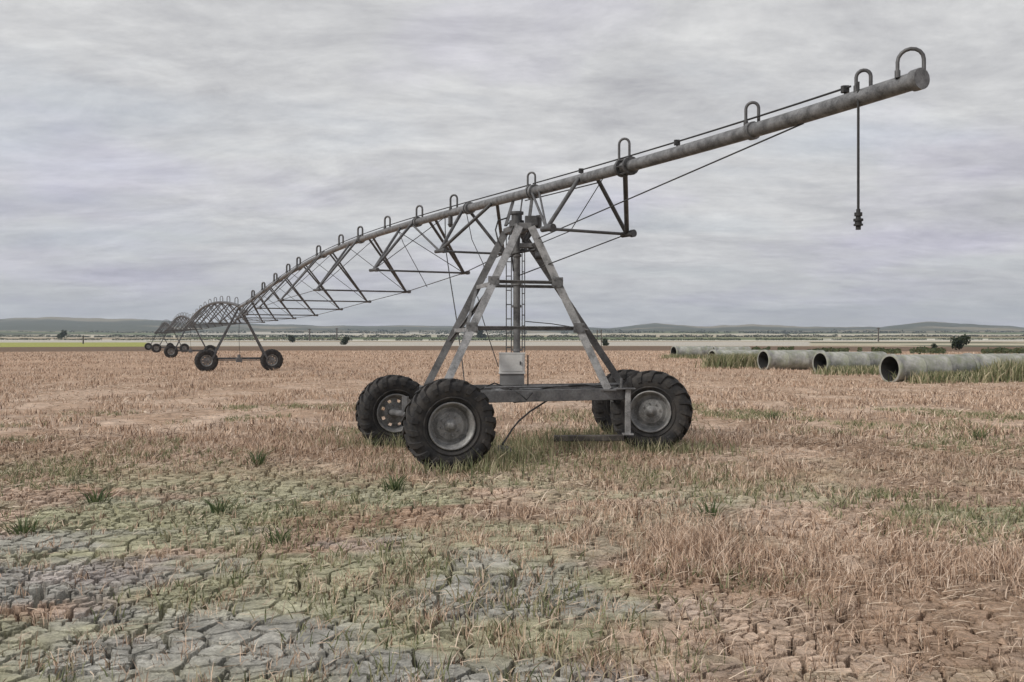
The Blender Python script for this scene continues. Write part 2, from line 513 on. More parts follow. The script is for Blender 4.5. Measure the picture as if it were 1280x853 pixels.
# sparse low green grass
x, y = wedge(17000, 4.3, 24)
dens = sstep(.48, .64, fbm(x * .5, y * .35 + 20, 121, 4)) * .8 + .6 * np.exp(-(((x - .3) / 1.5) ** 2 + ((y - 13.4) / 1.6) ** 2))
k = (RNG.random(len(x)) < dens) & keep_clear(x, y); x, y = x[k], y[k]
px_ = np.repeat(x, 7) + RNG.normal(0, .05, len(x) * 7); py_ = np.repeat(y, 7) + RNG.normal(0, .05, len(x) * 7); nn = len(px_)
V, F = blades(np.c_[px_, py_], low(px_, py_) - .01, RNG.uniform(.03, .13, nn), .006 + .0006 * py_, np.abs(RNG.normal(.45, .3, nn)), RNG.uniform(0, 6.28, nn)); push(V, F)
# tall grass under and round the cart
for (cx, cy, sx, sy, n, h) in ((-.1, 13.0, .55, .8, 700, .42), (.9, 14.6, .7, .35, 600, .40), (2.2, 13.6, .65, .12, 420, .30), (-.75, 11.75, .6, .12, 320, .24), (-2.0, 14.6, .6, .18, 420, .36), (1.8, 15.4, .6, .4, 400, .4)):
    px_ = RNG.normal(cx, sx, n); py_ = RNG.normal(cy, sy, n)
    V, F = blades(np.c_[px_, py_], low(px_, py_) - .01, RNG.uniform(.12, h, n), RNG.uniform(.008, .015, n), np.abs(RNG.normal(.3, .22, n)), RNG.uniform(0, 6.28, n)); push(V, F)
tag(flush('grass', M['weed_dry']), 'pale green grass sprouting through the stubble and under the cart', 'grass', kind='stuff')

# weeds along the big pipes
n = 26000
u = RNG.random(n); x = 14.2 + 9 * RNG.random(n) + (u * 2); y = np.zeros(n)
segs = [(16.0, 35.6, 26, 39.2, .36), (15.6, 43.8, 22, 46.2, .18), (12.2, 54.0, 16.4, 55.2, .30), (14.0, 81, 26, 85, .16)]
pick = RNG.choice(4, n, p=[s[4] for s in segs])
S_ = np.array([s[:4] for s in segs])[pick]; t_ = RNG.random(n)
x = S_[:, 0] + (S_[:, 2] - S_[:, 0]) * t_ + RNG.normal(0, .3, n); y = S_[:, 1] + (S_[:, 3] - S_[:, 1]) * t_ + RNG.normal(0, .55, n)
k = RNG.random(n) < sstep(.3, .6, fbm(x * .5, y * .5, 131, 3)) + .15 * 1; x, y = x[k], y[k]; nn = len(x)
hh = RNG.uniform(.12, .55, nn) * (1 + 1.0 * sstep(18.5, 20.5, x) * (y < 42) + .9 * (y > 52.5) * (y < 60))
V, F = blades(np.c_[x, y], low(x, y) - .02, hh, RNG.uniform(.03, .06, nn), np.abs(RNG.normal(.25, .2, nn)), RNG.uniform(0, 6.28, nn)); push(V, F)
tag(flush('tall_weeds', M['weed_dry']), 'tall green weeds growing around the row of concrete pipes', 'weeds', kind='stuff')

# crumbs and clods of dry soil
x, y = wedge(9000, 4.2, 15); k = (RNG.random(len(x)) < .35 + .5 * vnoise(x * 2, y * 2, 141)) & keep_clear(x, y); x, y = x[k], y[k]; nn = len(x)
s_ = np.clip(RNG.lognormal(-4.55, .55, nn), .004, .035)
oc = np.array([[1, 0, 0], [0, 1, 0], [-1, 0, 0], [0, -1, 0], [0, 0, .8], [.1, .1, -.6]]); V = (oc[None] * RNG.uniform(.6, 1.3, (nn, 6, 1)) + RNG.normal(0, .18, (nn, 6, 3))) * s_[:, None, None]
V += np.c_[x, y, low(x, y) + s_ * .3 + .006][:, None, :]
F = np.array([[0, 1, 4], [1, 2, 4], [2, 3, 4], [3, 0, 4], [1, 0, 5], [2, 1, 5], [3, 2, 5], [0, 3, 5]])
Vc = V.reshape(-1, 3)
o = np_mesh('soil_clods', Vc, ((np.arange(nn) * 6)[:, None, None] + F[None]).reshape(-1, 3), M['soil'], False, soilcol(Vc[:, 0], Vc[:, 1], crackmask(Vc[:, 0], Vc[:, 1])))
tag(o, 'small clods and crumbs of dry soil scattered between the stubble', 'clods', kind='stuff')

# single green tufts one can point to
tufts = [((322, 580), 'spiky dark green grass tuft on stubble left of the front tyre', .30, 70),
         ((494, 610), 'green grass tuft on bare soil just below the front left tyres', .26, 80),
         ((274, 640), 'small dark green weed tuft at the top of the cracked mud', .22, 46),
         ((350, 680), 'green weed tuft in the middle of the cracked mud', .22, 46),
         ((120, 625), 'broad low green tuft at the back left of the cracked mud', .22, 60),
         ((30, 665), 'dark green tuft at the far left edge of the cracked mud', .22, 60),
         ((888, 645), 'green weed tuft in the stubble below the right tyre', .24, 46),
         ((965, 527), 'green tuft in the stubble right of the right tyre', .32, 60),
         ((1225, 552), 'green tuft in the stubble at the far right of the field', .34, 60)]
for (px, py), lab, h, n in tufts:
    d = FPX * CAM_H / (py - HOR); cx = (px - 640) / FPX * d
    a = RNG.uniform(0, 6.28, n); rr = np.abs(RNG.normal(0, .06, n))
    P2 = np.c_[np.cos(a) * rr, np.sin(a) * rr]
    V, F = blades(P2, np.full(n, -.02), RNG.uniform(.4, 1, n) * h, RNG.uniform(.008, .014, n), np.abs(RNG.normal(.55, .3, n)), a + RNG.normal(0, .5, n), .5)
    o = np_mesh('weed_tuft', V, F, M['weed']); o.location = (cx, d, gz(cx, d))
    tag(o, lab, 'weed', 'green tufts in the stubble')

# ------------------------------------------------------------------ wheels
def tyre_mb(R=.60, W=.37, rr=.315, lug=.036, nl=20, n=60):
    b = MB()
    h = W / 2
    prof = [(rr, -h * .62), (rr + .03, -h * .80), (rr + .10, -h * .97), (rr + .17, -h * 1.0), (R - .055, -h * .95), (R - .015, -h * .80), (R, -h * .45), (R + .004, 0),
            (R, h * .45), (R - .015, h * .80), (R - .055, h * .95), (rr + .17, h), (rr + .10, h * .97), (rr + .03, h * .80), (rr, h * .62)]
    b.lathe(prof, n)
    b.lathe([(rr, h * .62), (rr, -h * .62)], n)
    for bead in (-1, 1):      # raised ring on the sidewall
        y = bead * h
        b.lathe([(rr + .055, y * .90), (rr + .065, y * .99), (rr + .08, y * .99), (rr + .085, y * .94)], n)
    for side in (-1, 1):
        for i in range(nl):
            th0 = 2 * math.pi * (i + (.5 if side > 0 else 0)) / nl
            pts = [(.0 - .012, 0, R - .01), (.45, .10, R - .006), (.82, .20, R - .02), (1.0, .25, R - .07), (1.03, .27, R - .13)]
            wd = [.055, .06, .07, .075, .05]; lg = [lug, lug, lug, lug * .55, lug * .1]
            prev = None
            for (fy, dth, r0), w_, l_ in zip(pts, wd, lg):
                yy = side * h * fy; q = []
                for s in (-1, 1):
                    for rr_q in (r0 - .01, r0 + l_ + .01):
                        a_ = th0 + dth + s * w_ / 2 / r0
                        y2 = yy + (side * .012 if (fy > .9 and rr_q > r0) else 0)
                        q.append((rr_q * math.cos(a_), y2, rr_q * math.sin(a_)))
                if prev:
                    p = prev
                    b.add([p[0], p[1], p[3], p[2], q[0], q[1], q[3], q[2]], [(0, 3, 2, 1), (4, 5, 6, 7), (0, 1, 5, 4), (1, 2, 6, 5), (2, 3, 7, 6), (3, 0, 4, 7)])
                prev = q
    return b


def rim_mb(rr=.315, W=.37, n=48, holes=True):
    b = MB(); h = W / 2
    b.lathe([(rr - .012, -h * .30), (rr - .028, -h * .62), (rr - .006, -h * .72), (rr + .012, -h * .76), (rr + .014, -h * .86), (rr - .006, -h * .88), (rr - .022, -h * .72), (rr - .05, -h * .5), (rr - .06, -h * .2), (rr - .06, h * .4), (rr - .02, h * .72), (rr + .012, h * .86), (rr + .012, h * .76), (rr - .006, h * .70), (rr - .03, h * .5), (rr - .03, -h * .2)], n)
    # dished disc with eight hand holes
    y0, y1 = -h * .18, -h * .42
    rA, rB, rC = .105, .185, rr - .058
    def ring(ra, ya, rb, yb, a0, a1, k=4):
        vs = []; fs = []
        for i in range(k + 1):
            a = a0 + (a1 - a0) * i / k
            for (r_, y_) in ((ra, ya), (rb, yb), (rb, yb + .012), (ra, ya + .012)): vs.append((r_ * math.cos(a), y_, r_ * math.sin(a)))
        for i in range(k):
            o = i * 4
            for e in range(4): fs.append((o + e, o + (e + 1) % 4, o + 4 + (e + 1) % 4, o + 4 + e))
        fs += [(0, 3, 2, 1), (k * 4, k * 4 + 1, k * 4 + 2, k * 4 + 3)]
        b.add(vs, fs)
    for i in range(8):
        a = i * math.pi / 4
        ring(rA - .03, y1, rB, y1 + .012, a, a + math.pi / 4)
        ring(rB - .001, y1 + .0125, rC - .025, y0, a + (.27 if holes else 0), a + math.pi / 4 + .0)
        ring(rC - .026, y0 + .0006, rC + .004, y0 + .004, a, a + math.pi / 4)
    return b


def hub_mb(W=.37):
    b = MB(); h = W / 2
    b.lathe([(0, -h * .75), (.035, -h * .75), (.05, -h * .70), (.052, -h * .55), (.085, -h * .52), (.09, -h * .44), (.09, h * .2), (.06, h * .3), (.06, h * 1.3), (0, h * 1.3)], 24)
    for i in range(8):
        a = i * math.pi / 4 + .2
        b.tube([(.135 * math.cos(a), -h * .36, .135 * math.sin(a)), (.135 * math.cos(a), -h * .54, .135 * math.sin(a))], .015, 6)
    return b


TYRE = tyre_mb(); RIM = rim_mb(); RIM_SOLID = rim_mb(holes=False); HUB = hub_mb()
ME = {}


def wheel(parent, loc, rotz, roll=0.0, scale=1.0, solid=False):
    """hub mesh = wheel, with tyre and rim under it; outer face looks along local -y"""
    def mk(name, mb, mat, par):
        if id(mb) not in ME:
            o = mb.build(name, mat, par); ME[id(mb)] = o.data
        else:
            o = bpy.data.objects.new(name, ME[id(mb)]); COL.objects.link(o); o.parent = par
        return o
    w = mk('wheel', HUB, M['rim'], parent); w.location = loc; w.rotation_euler = (0, 0, rotz); w.scale = (scale,) * 3
    ty = mk('tyre', TYRE, M['rubber'], w); rm = mk('rim', RIM_SOLID if solid else RIM, M['rim'], w)
    ty.rotation_euler = (0, roll, 0); rm.rotation_euler = (0, roll, 0)
    return w


# ------------------------------------------------------------------ the machine line
TH = math.radians(23.8)
NV = Vector((math.cos(TH), math.sin(TH), 0)); TV = Vector((-math.sin(TH), math.cos(TH), 0))
D = 6.0


def W(x, s, z=0):
    return NV * (D + x) + TV * s + Vector((0, 0, z))


def s_of(px):      # station along the pipe line seen at photo column px
    d = 7266.0 / (px - 150.0)
    return (d - D * math.sin(TH)) / math.cos(TH)


prof_px = [(1140, 97), (1055, 126.5), (960, 159), (880, 184.5), (800, 206.5), (740, 222), (665, 241), (600, 255), (545, 268), (482, 288), (450, 300), (400, 322), (340, 355), (298, 384)]
PS = []; PZ = []
for px, py in prof_px:
    d = 7266.0 / (px - 150.0); PS.append((d - D * math.sin(TH)) / math.cos(TH)); PZ.append(CAM_H + (HOR - py) / FPX * d)
cf = np.polyfit(PS, PZ, 4)


def pipe_z(s): return float(np.polyval(cf, s))


def PP(s, x=0, dz=0): return W(x, s, pipe_z(s) + dz)


S0 = s_of(665); S1 = 51.0; SEND = s_of(1150)
PR = .0755


def run(s0, s1, n, dz=0, x=0, sag=0):
    return [PP(s0 + (s1 - s0) * i / n, x, dz - (sag * 4 * (i / n) * (1 - i / n))) for i in range(n + 1)]


def gooseneck(parent, s, h=.26, w=.13, r=.016, pz=None, drop=None):
    base = PP(s) if pz is None else pz
    ax = (PP(s + .3) - PP(s - .3)).normalized()
    side = (TV * -.75 + NV * .66).normalized()
    top = base + Vector((0, 0, PR))
    pts = [top - side * w / 2 + Vector((0, 0, -.03)), top - side * w / 2 + Vector((0, 0, h - w / 2))]
    for k in range(1, 8):
        a = math.pi - math.pi * k / 8
        pts.append(top + side * (w / 2 * math.cos(a)) + Vector((0, 0, h - w / 2 + w / 2 * math.sin(a))))
    pts += [top + side * w / 2 + Vector((0, 0, h - w / 2)), top + side * w / 2 + Vector((0, 0, -.02))]
    b = MB().tube(pts, r, 8)
    b.tube([top - side * w / 2 + Vector((0, 0, -.03)), top - side * w / 2 + Vector((0, 0, .03))], r * 1.5, 8)
    return b.build('gooseneck', M['strut'], parent)


def collar(b, s, r=None, L=.03):
    p = PP(s); a = (PP(s + .2) - PP(s - .2)).normalized()
    b.tube([p - a * L, p + a * L], r or PR * 1.5, 16)


# ---- overhanging boom
boom = thing('pipe_boom', 'bare mottled pipe boom reaching out to upper right of the cart with one hanging sprinkler', 'pipe')
b = MB(); b.tube(run(SEND, S0 - .02, 24), PR, 18); collar(b, S0 - .05); collar(b, s_of(939), PR * 1.25); collar(b, SEND + .03, PR * 1.18, .04)
b.build('pipe', M['pipe'], boom)
b = MB(); collar(b, s_of(777), PR * 1.6, .025); collar(b, s_of(787), PR * 1.6, .02)
for k in range(6):
    a = k * math.pi / 3
    ax = (PP(s_of(777) + .2) - PP(s_of(777) - .2)).normalized(); u = ax.cross(Vector((0, 0, 1))).normalized(); v = u.cross(ax)
    q = PP(s_of(782)) + (u * math.cos(a) + v * math.sin(a)) * PR * 1.35
    b.tube([q - ax * .13, q + ax * .13], .012, 6)
b.build('flange', M['strut'], boom)
for px, h, w in ((1137, .20, .20), (1078, .16, .12), (939, .22, .13), (779, .30, .14), (663, .24, .13)):
    gooseneck(boom, s_of(px), h, w, .0165)
LO = W(-.64, 10.97, CAM_H + 1.53); RO = W(.64, 10.97, CAM_H + 1.515)
def strut(parent, p, q, r=.026):
    return MB().tube([p, q], r, 10).build('strut', M['strut'], parent)
strut(boom, PP(s_of(668), -.06, -.03), LO, .020); strut(boom, PP(s_of(676), -.05, -.03), LO, .016); strut(boom, PP(s_of(728), -.07), LO, .030)
strut(boom, PP(s_of(742), .05, -.05), RO, .030); strut(boom, PP(s_of(776), .05, -.05), RO, .033)
MB().tube([LO, RO], .022, 10).build('spreader', M['strut'], boom)
for P_ in (LO, RO):
    ax = (TV * -1 + NV * .2).normalized()
    b = MB(); b.tube([P_ - ax * .10, P_ + ax * .10], .042, 12); b.tube([P_ + ax * .09, P_ + ax * .15], .055, 12); b.build('rod_socket', M['strut'], boom)
MB().tube(run(s_of(1062), S0, 30, PR + .055), .010, 6).build('power_cable', M['cable'], boom)
for px in (1055, 845, 725):
    b = MB(); p = PP(s_of(px), 0, PR + .045); b.box(p, (.07, .05, .06), bev=.012); b.tube([p, PP(s_of(px), 0, PR - .02)], .010, 6); b.build('cable_clip', M['cable'], boom)
top_br = Vector((.43, 14.0, 0))
MB().tube([PP(s_of(1003), 0, -PR), (.383, 13.70, 3.28)], .0085, 6).build('stay_cable', M['wire'], boom)
MB().tube([RO, (.10, 13.97, 2.73)], .009, 6).build('stay_cable', M['wire'], boom)
MB().tube([PP(s_of(752), 0, -PR), at(713, 289, 13.1), (.42, 13.69, 3.2)], .007, 6).build('stay_cable', M['wire'], boom)
MB().tube(run(s_of(745), S0 + .3, 8, -PR - .035), .009, 6).build('stay_cable', M['wire'], boom)
dp = W(-.06, s_of(1078)); zt = pipe_z(s_of(1078)); dpx = dp.y
b = MB(); zb = CAM_H + (HOR - 266) / FPX * dpx
b.tube([Vector((dp.x, dp.y, zt + PR + .05)), Vector((dp.x, dp.y, zb))], .012, 8)
dh = b.build('drop_hose', M['cable'], boom)
b = MB(); q = Vector((dp.x, dp.y, zb))
for r0, a0_, a1_ in ((.018, 0, .03), (.034, -.03, .0), (.022, -.055, -.03), (.042, -.075, -.055), (.03, -.10, -.075), (.040, -.115, -.10), (.022, -.15, -.115)):
    b.tube([q + Vector((0, 0, a0_)), q + Vector((0, 0, a1_))], r0, 12)
b.build('sprinkler', M['cable'], dh)

# ---- nearest truss span
span = thing('truss_span', 'nearest and longest arched pipe span on V trusses, running left from the four-wheeled cart', 'pipe span', group='arched pipe spans of the irrigation line')
b = MB(); b.tube(run(S0 + .02, S1, 50), PR, 16); collar(b, S0 + .06)
nodes = [(15.45, 1.28, 1.63), (18.64, 2.08, 1.50), (23.69, 2.48, 1.33), (28.54, 2.80, 1.25), (32.88, 2.94, 1.14), (37.06, 2.8, 1.02), (40.97, 2.4, .98), (44.47, 1.9, .96), (47.1, 1.4, .91)]
for s, w, h in nodes:
    collar(b, s + .1, PR * 1.45, .03); collar(b, s + .22, PR * 1.45, .02)
b.build('pipe', M['pipe'], span)
Ls = []; Rs = []
for i, (s, w, h) in enumerate(nodes):
    L_ = W(-w / 2, s, CAM_H + h); R__ = W(w / 2, s, CAM_H + h); Ls.append(L_); Rs.append(R__)
    rad_ = .031 if i < 3 else .028
    if i == 0:
        strut(span, PP(s_of(580), -.06, -.04), L_, rad_); strut(span, PP(s_of(617), -.06, -.04), L_, rad_)
        strut(span, PP(s_of(517), -.05, -.05), L_, .022)
        strut(span, PP(s_of(583), .05, -.05), R__, rad_); strut(span, PP(s_of(617), .05, -.05), R__, rad_)
    else:
        strut(span, PP(s + .25, -.07, .0), L_, rad_); strut(span, PP(min(s + 1.3, S1), -.05, -.05), L_, rad_)
        strut(span, PP(s - .55, .05, -.05), R__, rad_); strut(span, PP(s - .95, .05, -.05), R__, rad_)
        b2 = MB().tube([PP(s + 1.9 if s + 1.9 < S1 else S1, .05, -.05), R__], .009, 6); b2.build('brace_rod', M['wire'], span)
        if i < 7: MB().tube([PP(s - 1.9, -.05, -.05), L_], .008, 6).build('brace_rod', M['wire'], span)
    MB().tube([L_, R__], .021, 8).build('spreader', M['strut'], span)
    for P_, sg in ((L_, 1), (R__, 1)):
        ax = (TV - NV * .35).normalized()
        b2 = MB(); b2.tube([P_ - ax * .10, P_ + ax * .12], .034, 10); b2.tube([P_ - ax * .17, P_ - ax * .10], .045, 10); b2.build('rod_socket', M['strut'], span)
top0 = at(641, 319, 14.1)
chain = [top0] + Rs + [W(.1, S1, 3.0)]
for p, q in zip(chain[:-1], chain[1:]):
    MB().tube([p, q], .010, 6).build('truss_rod', M['wire'], span)
chain = Ls + [W(-.1, S1, 3.0)]
for p, q in list(zip(chain[:-1], chain[1:]))[2:]:
    MB().tube([p, q], .008, 6).build('truss_rod', M['wire'], span)
for px in (566, 523, 483, 449, 425, 397, 372, 359, 343, 328, 315):
    s = s_of(px); gooseneck(span, s, .26 + .012 * (s - 15) / 5, .15, .019 + .0007 * (s - 15))
MB().tube(run(S0 + .1, S1, 50, PR + .05), .011, 6).build('power_cable', M['cable'], span)
b = MB(); p = PP(s_of(563), -.02, -PR - .05); b.tube([p + Vector((0, 0, .06)), p - Vector((0, 0, .10))], .045, 12); b.tube([p - Vector((0, 0, .10)), p - Vector((0, 0, .16))], [.06, .03], 12); b.build('drain_valve', M['strut'], span)
MB().tube([PP(s_of(555), 0, -PR), at(557, 310, 17.6), at(562, 345, 17.0), at(570, 395, 16.4), at(578, 455, 15.8), at(583, 500, 15.3)], .010, 6).build('drop_hose', M['cable'], span)
MB().tube([PP(s_of(497), 0, -PR), at(504, 304, 20.4), at(534, 359, 20.0)], .009, 6).build('drop_hose', M['cable'], span)
MB().tube([at(583, 266, 17.0), at(590, 300, 16.6), at(604, 330, 15.4), at(608, 347, 14.3)], .008, 6).build('drop_hose', M['cable'], span)

# ---- standard far span, built once and copied
SL = 37.5


def far_span():
    t_ = thing('truss_span', 'second pipe span, an arched hump just behind the first two-wheeled tower', 'pipe span', group='arched pipe spans of the irrigation line')
    zc = lambda v: 3.60 + .75 * 4 * (v / SL) * (1 - v / SL)
    pt = lambda v, x=0, dz=0: Vector((x, v, zc(v) + dz))
    MB().tube([pt(SL * i / 24) for i in range(25)], .085, 10).build('pipe', M['strut'], t_)
    nn_ = 8; Lq = []; Rq = []
    for i in range(nn_):
        v = SL * (i + .65) / (nn_ + .3); w = 1.3 + 1.2 * math.sin(math.pi * v / SL); dz = -(1.0 + .55 * math.sin(math.pi * v / SL))
        L_ = pt(v, -w / 2, dz); R_2 = pt(v, w / 2, dz); Lq.append(L_); Rq.append(R_2)
        for P_, dv in ((L_, -1.9), (L_, 1.9), (R_2, -1.9), (R_2, 1.9)):
            vv = min(SL, max(0, v + dv))
            MB().tube([pt(vv, 0, -.05), P_], .036, 6).build('strut', M['strut'], t_)
        MB().tube([L_, R_2], .028, 6).build('spreader', M['strut'], t_)
    for side, ch in ((-1, Lq), (1, Rq)):
        c2 = [pt(0, side * .1, -.55)] + ch + [pt(SL, side * .1, -.55)]
        MB().tube(c2, .014, 5).build('truss_rod', M['wire'], t_)
    for i in range(9):
        v = SL * (i + .5) / 9; p = pt(v, 0, .08)
        MB().tube([p, p + Vector((0, 0, .24)), p + Vector((.05, 0, .32)), p + Vector((.13, 0, .32)), p + Vector((.17, 0, .22)), p + Vector((.17, 0, -.1))], .024, 6).build('gooseneck', M['strut'], t_)
    return t_


def drive_tower():
    t_ = thing('drive_tower', 'nearest two-wheeled A-frame tower at left, carrying the far end of the longest span', 'irrigation tower', group='two-wheeled towers of the irrigation line')
    for sx in (-1, 1):
        for sy in (-1, 1):
            MB().angle((sx * 1.45, sy * .34, .72), (sx * .09, sy * .12, 3.42), .085, .02, (0, -1, 0)).build('leg', M['strut'], t_)
        MB().tube([(sx * 1.0, -.27, 1.62), (sx * 1.0, .27, 1.62)], .022, 6).build('crossbar', M['strut'], t_)
        wheel(t_, (sx * 1.74, -.02, .60), 0, .3 * sx, .97)
        MB().box((sx * 1.60, .20, .66), (.26, .20, .22), bev=.03).build('gearbox', M['strut'], t_)
    MB().beam((-1.62, .34, .70), (1.62, .34, .70), .10, .12).build('base_beam', M['strut'], t_)
    MB().tube([(-1.5, .16, .60), (1.5, .16, .60)], .02, 8).build('drive_shaft', M['strut'], t_)
    b_ = MB(); b_.box((0, .22, .62), (.34, .24, .24), bev=.04); b_.tube([(.0, .2, .74), (0, .2, .92)], .09, 10); b_.build('motor', M['galv'], t_)
    b_ = MB(); b_.box((0, 0, 3.44), (.30, .34, .06)); b_.box((0, 0, 3.53), (.12, .2, .14)); b_.build('pipe_saddle', M['strut'], t_)
    MB().box((.32, -.1, 3.25), (.20, .14, .32), bev=.02).build('control_box', M['galv'], t_)
    MB().tube([(.0, -.05, 3.4), (-.03, .0, 2.0), (.02, .1, .9)], .012, 6).build('cable', M['cable'], t_)
    return t_


fs = far_span(); dt = drive_tower(); index_kids()
lab_t = ['nearest two-wheeled A-frame tower at left, carrying the far end of the longest span',
         'second two-wheeled tower, beyond the first hump of pipe at left',
         'third two-wheeled tower, small behind the second pipe hump at left',
         'farthest and smallest two-wheeled tower at the end of the pipe line']
lab_s = ['second pipe span, an arched hump just behind the first two-wheeled tower',
         'third pipe span, a small low hump beyond the second two-wheeled tower',
         'last and smallest pipe span, leading to the farthest tower']
for i in range(4):
    o = dt if i == 0 else copy_tree(dt)
    p = W(0, S1 + i * SL); o.location = (p.x, p.y, gz(p.x, p.y)); o.rotation_euler.z = TH; o['label'] = lab_t[i]
for i in range(3):
    o = fs if i == 0 else copy_tree(fs)
    p = W(0, S1 + .05 + i * SL); o.location = (p.x, p.y, 0); o.rotation_euler.z = TH; o['label'] = lab_s[i]

# ------------------------------------------------------------------ four wheeled cart
cart = thing('pivot_cart', 'four-wheeled pyramid frame cart of galvanised legs carrying the pipe, with pale box below riser', 'irrigation cart')
ZB = .895


def rot_of(nx, ny):      # outer face direction (nx, ny); wheel's local -y
    return math.atan2(nx, -ny)


wheel(cart, (-.855, 12.1, .555), rot_of(.30, -.954), .1, 1, True)
wheel(cart, (-2.00, 15.0, .49), rot_of(.36, -.93), .5)
wheel(cart, (2.19, 13.95, .60), rot_of(-.25, -.97), .25, 1, True)
wheel(cart, (2.08, 16.0, .55), rot_of(0, -1), .4)
FLf = Vector((-1.0, 12.68, ZB + .07)); FRf = Vector((1.45, 13.43, ZB + .07)); RLf = Vector((-1.38, 14.4, ZB + .07)); RRf = Vector((1.88, 15.25, ZB + .07))
ZT = 3.46
FLt = Vector((.11, 13.72, ZT)); FRt = Vector((.30, 13.72, ZT)); RLt = Vector((-.11, 14.42, ZT)); RRt = Vector((.15, 14.42, ZT))
# front channel beam
b = MB(); p0 = Vector((-1.02, 12.60, ZB)); p1 = Vector((1.80, 13.52, ZB)); d = (p1 - p0).normalized(); nrm = Vector((d.y, -d.x, 0))
b.beam(p0, p1, .012, .16)
for dz in (-.079, .079): b.beam(p0 - nrm * .035 + Vector((0, 0, dz)), p1 - nrm * .035 + Vector((0, 0, dz)), .07, .014)
b.build('front_beam', M['galv'], cart)
b = MB(); p0 = Vector((-1.5, 14.36, ZB)); p1 = Vector((1.95, 15.3, ZB)); b.beam(p0, p1, .012, .15)
for dz in (-.075, .075): b.beam(p0 + Vector((0, .035, dz)), p1 + Vector((0, .035, dz)), .07, .014)
b.build('rear_beam', M['galv'], cart)
for p, q in ((FLf, RLf), (FRf, RRf)):
    MB().beam(p - Vector((0, 0, .10)), q - Vector((0, 0, .10)), .09, .11).build('side_beam', M['galv'], cart)
MB().beam((-.02, 13.0, ZB - .02), (-.30, 14.7, ZB - .02), .10, .12).build('cross_beam', M['galv'], cart)
MB().beam((.35, 13.13, ZB - .02), (.22, 14.85, ZB - .02), .10, .12).build('cross_beam', M['galv'], cart)
# axles from each wheel pair
for (x0, y0, z0), (x1, y1, z1) in (((-.78, 12.32, .57), (-2.08, 15.0, .50)), ((2.25, 14.18, .62), (2.10, 15.8, .60))):
    v = Vector((x1 - x0, y1 - y0, z1 - z0)); a0_ = Vector((x0, y0, z0))
    MB().tube([a0_ + v * .02, a0_ + v * .97], .055, 12).build('axle', M['galv'], cart)
    for f in (.20, .72):
        q = a0_ + v * f; MB().beam(q, (q.x, q.y, ZB - .09), .10, .10, (0, 1, 0)).build('axle_post', M['galv'], cart)
MB().beam((2.2, 14.5, ZB - .1), (1.58, 13.95, ZB - .1), .09, .10).build('axle_bracket', M['galv'], cart)
MB().beam((2.1, 15.4, ZB - .1), (1.75, 14.95, ZB - .1), .09, .10).build('axle_bracket', M['galv'], cart)
MB().beam((-1.05, 13.1, ZB - .1), (-.9, 12.68, ZB - .1), .09, .10).build('axle_bracket', M['galv'], cart)
# jack post at the beam's right end
b = MB(); b.beam((1.76, 13.47, ZB + .09), (1.76, 13.47, .30), .085, .085, (0, 1, 0)); b.box((1.76, 13.47, .29), (.16, .16, .02)); b.build('jack_post', M['galv_light'], cart)
b = MB(); b.box((1.70, 13.455, ZB + .085), (.34, .14, .016)); b.tube([(1.66, 13.46, ZB + .08), (1.66, 13.46, ZB + .24)], .02, 8); b.build('end_plate', M['galv'], cart)
# legs
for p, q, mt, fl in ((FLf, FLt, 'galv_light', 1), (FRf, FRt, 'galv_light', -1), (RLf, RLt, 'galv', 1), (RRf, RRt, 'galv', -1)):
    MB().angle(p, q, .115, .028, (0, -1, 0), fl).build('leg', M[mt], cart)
    b = MB(); b.box(p - Vector((0, 0, .0)), (.24, .16, .02)); b.build('foot_plate', M['galv'], cart)


def leg_at(p, q, z):
    t_ = (z - p.z) / (q.z - p.z); return p + (q - p) * t_


for z in (2.60, 1.90):
    for a_, b_ in (((FLf, FLt), (FRf, FRt)), ((RLf, RLt), (RRf, RRt))):
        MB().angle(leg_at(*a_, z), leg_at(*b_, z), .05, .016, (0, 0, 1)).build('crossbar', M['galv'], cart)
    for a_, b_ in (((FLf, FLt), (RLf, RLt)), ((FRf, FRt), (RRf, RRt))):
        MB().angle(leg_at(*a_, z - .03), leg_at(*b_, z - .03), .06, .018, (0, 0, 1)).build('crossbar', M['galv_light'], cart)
MB().angle(leg_at(FLf, FLt, 1.55), leg_at(RLf, RLt, 2.55), .045, .015, (0, 0, 1)).build('diagonal_brace', M['galv'], cart)
MB().angle(leg_at(RLf, RLt, 1.65), leg_at(FLf, FLt, 2.5), .045, .015, (0, 0, 1)).build('diagonal_brace', M['galv'], cart)
for z in (2.60, 1.90):
    for a_ in ((FLf, FLt), (FRf, FRt)):
        p = leg_at(*a_, z); b = MB(); b.box(p + Vector((0, -.075, 0)), (.17, .012, .15))
        for ux, uz in ((-.05, -.045), (.05, -.045), (-.05, .045), (.05, .045)): b.tube([p + Vector((ux, -.08, uz)), p + Vector((ux, -.097, uz))], .014, 6)
        b.build('gusset_plate', M['galv'], cart)
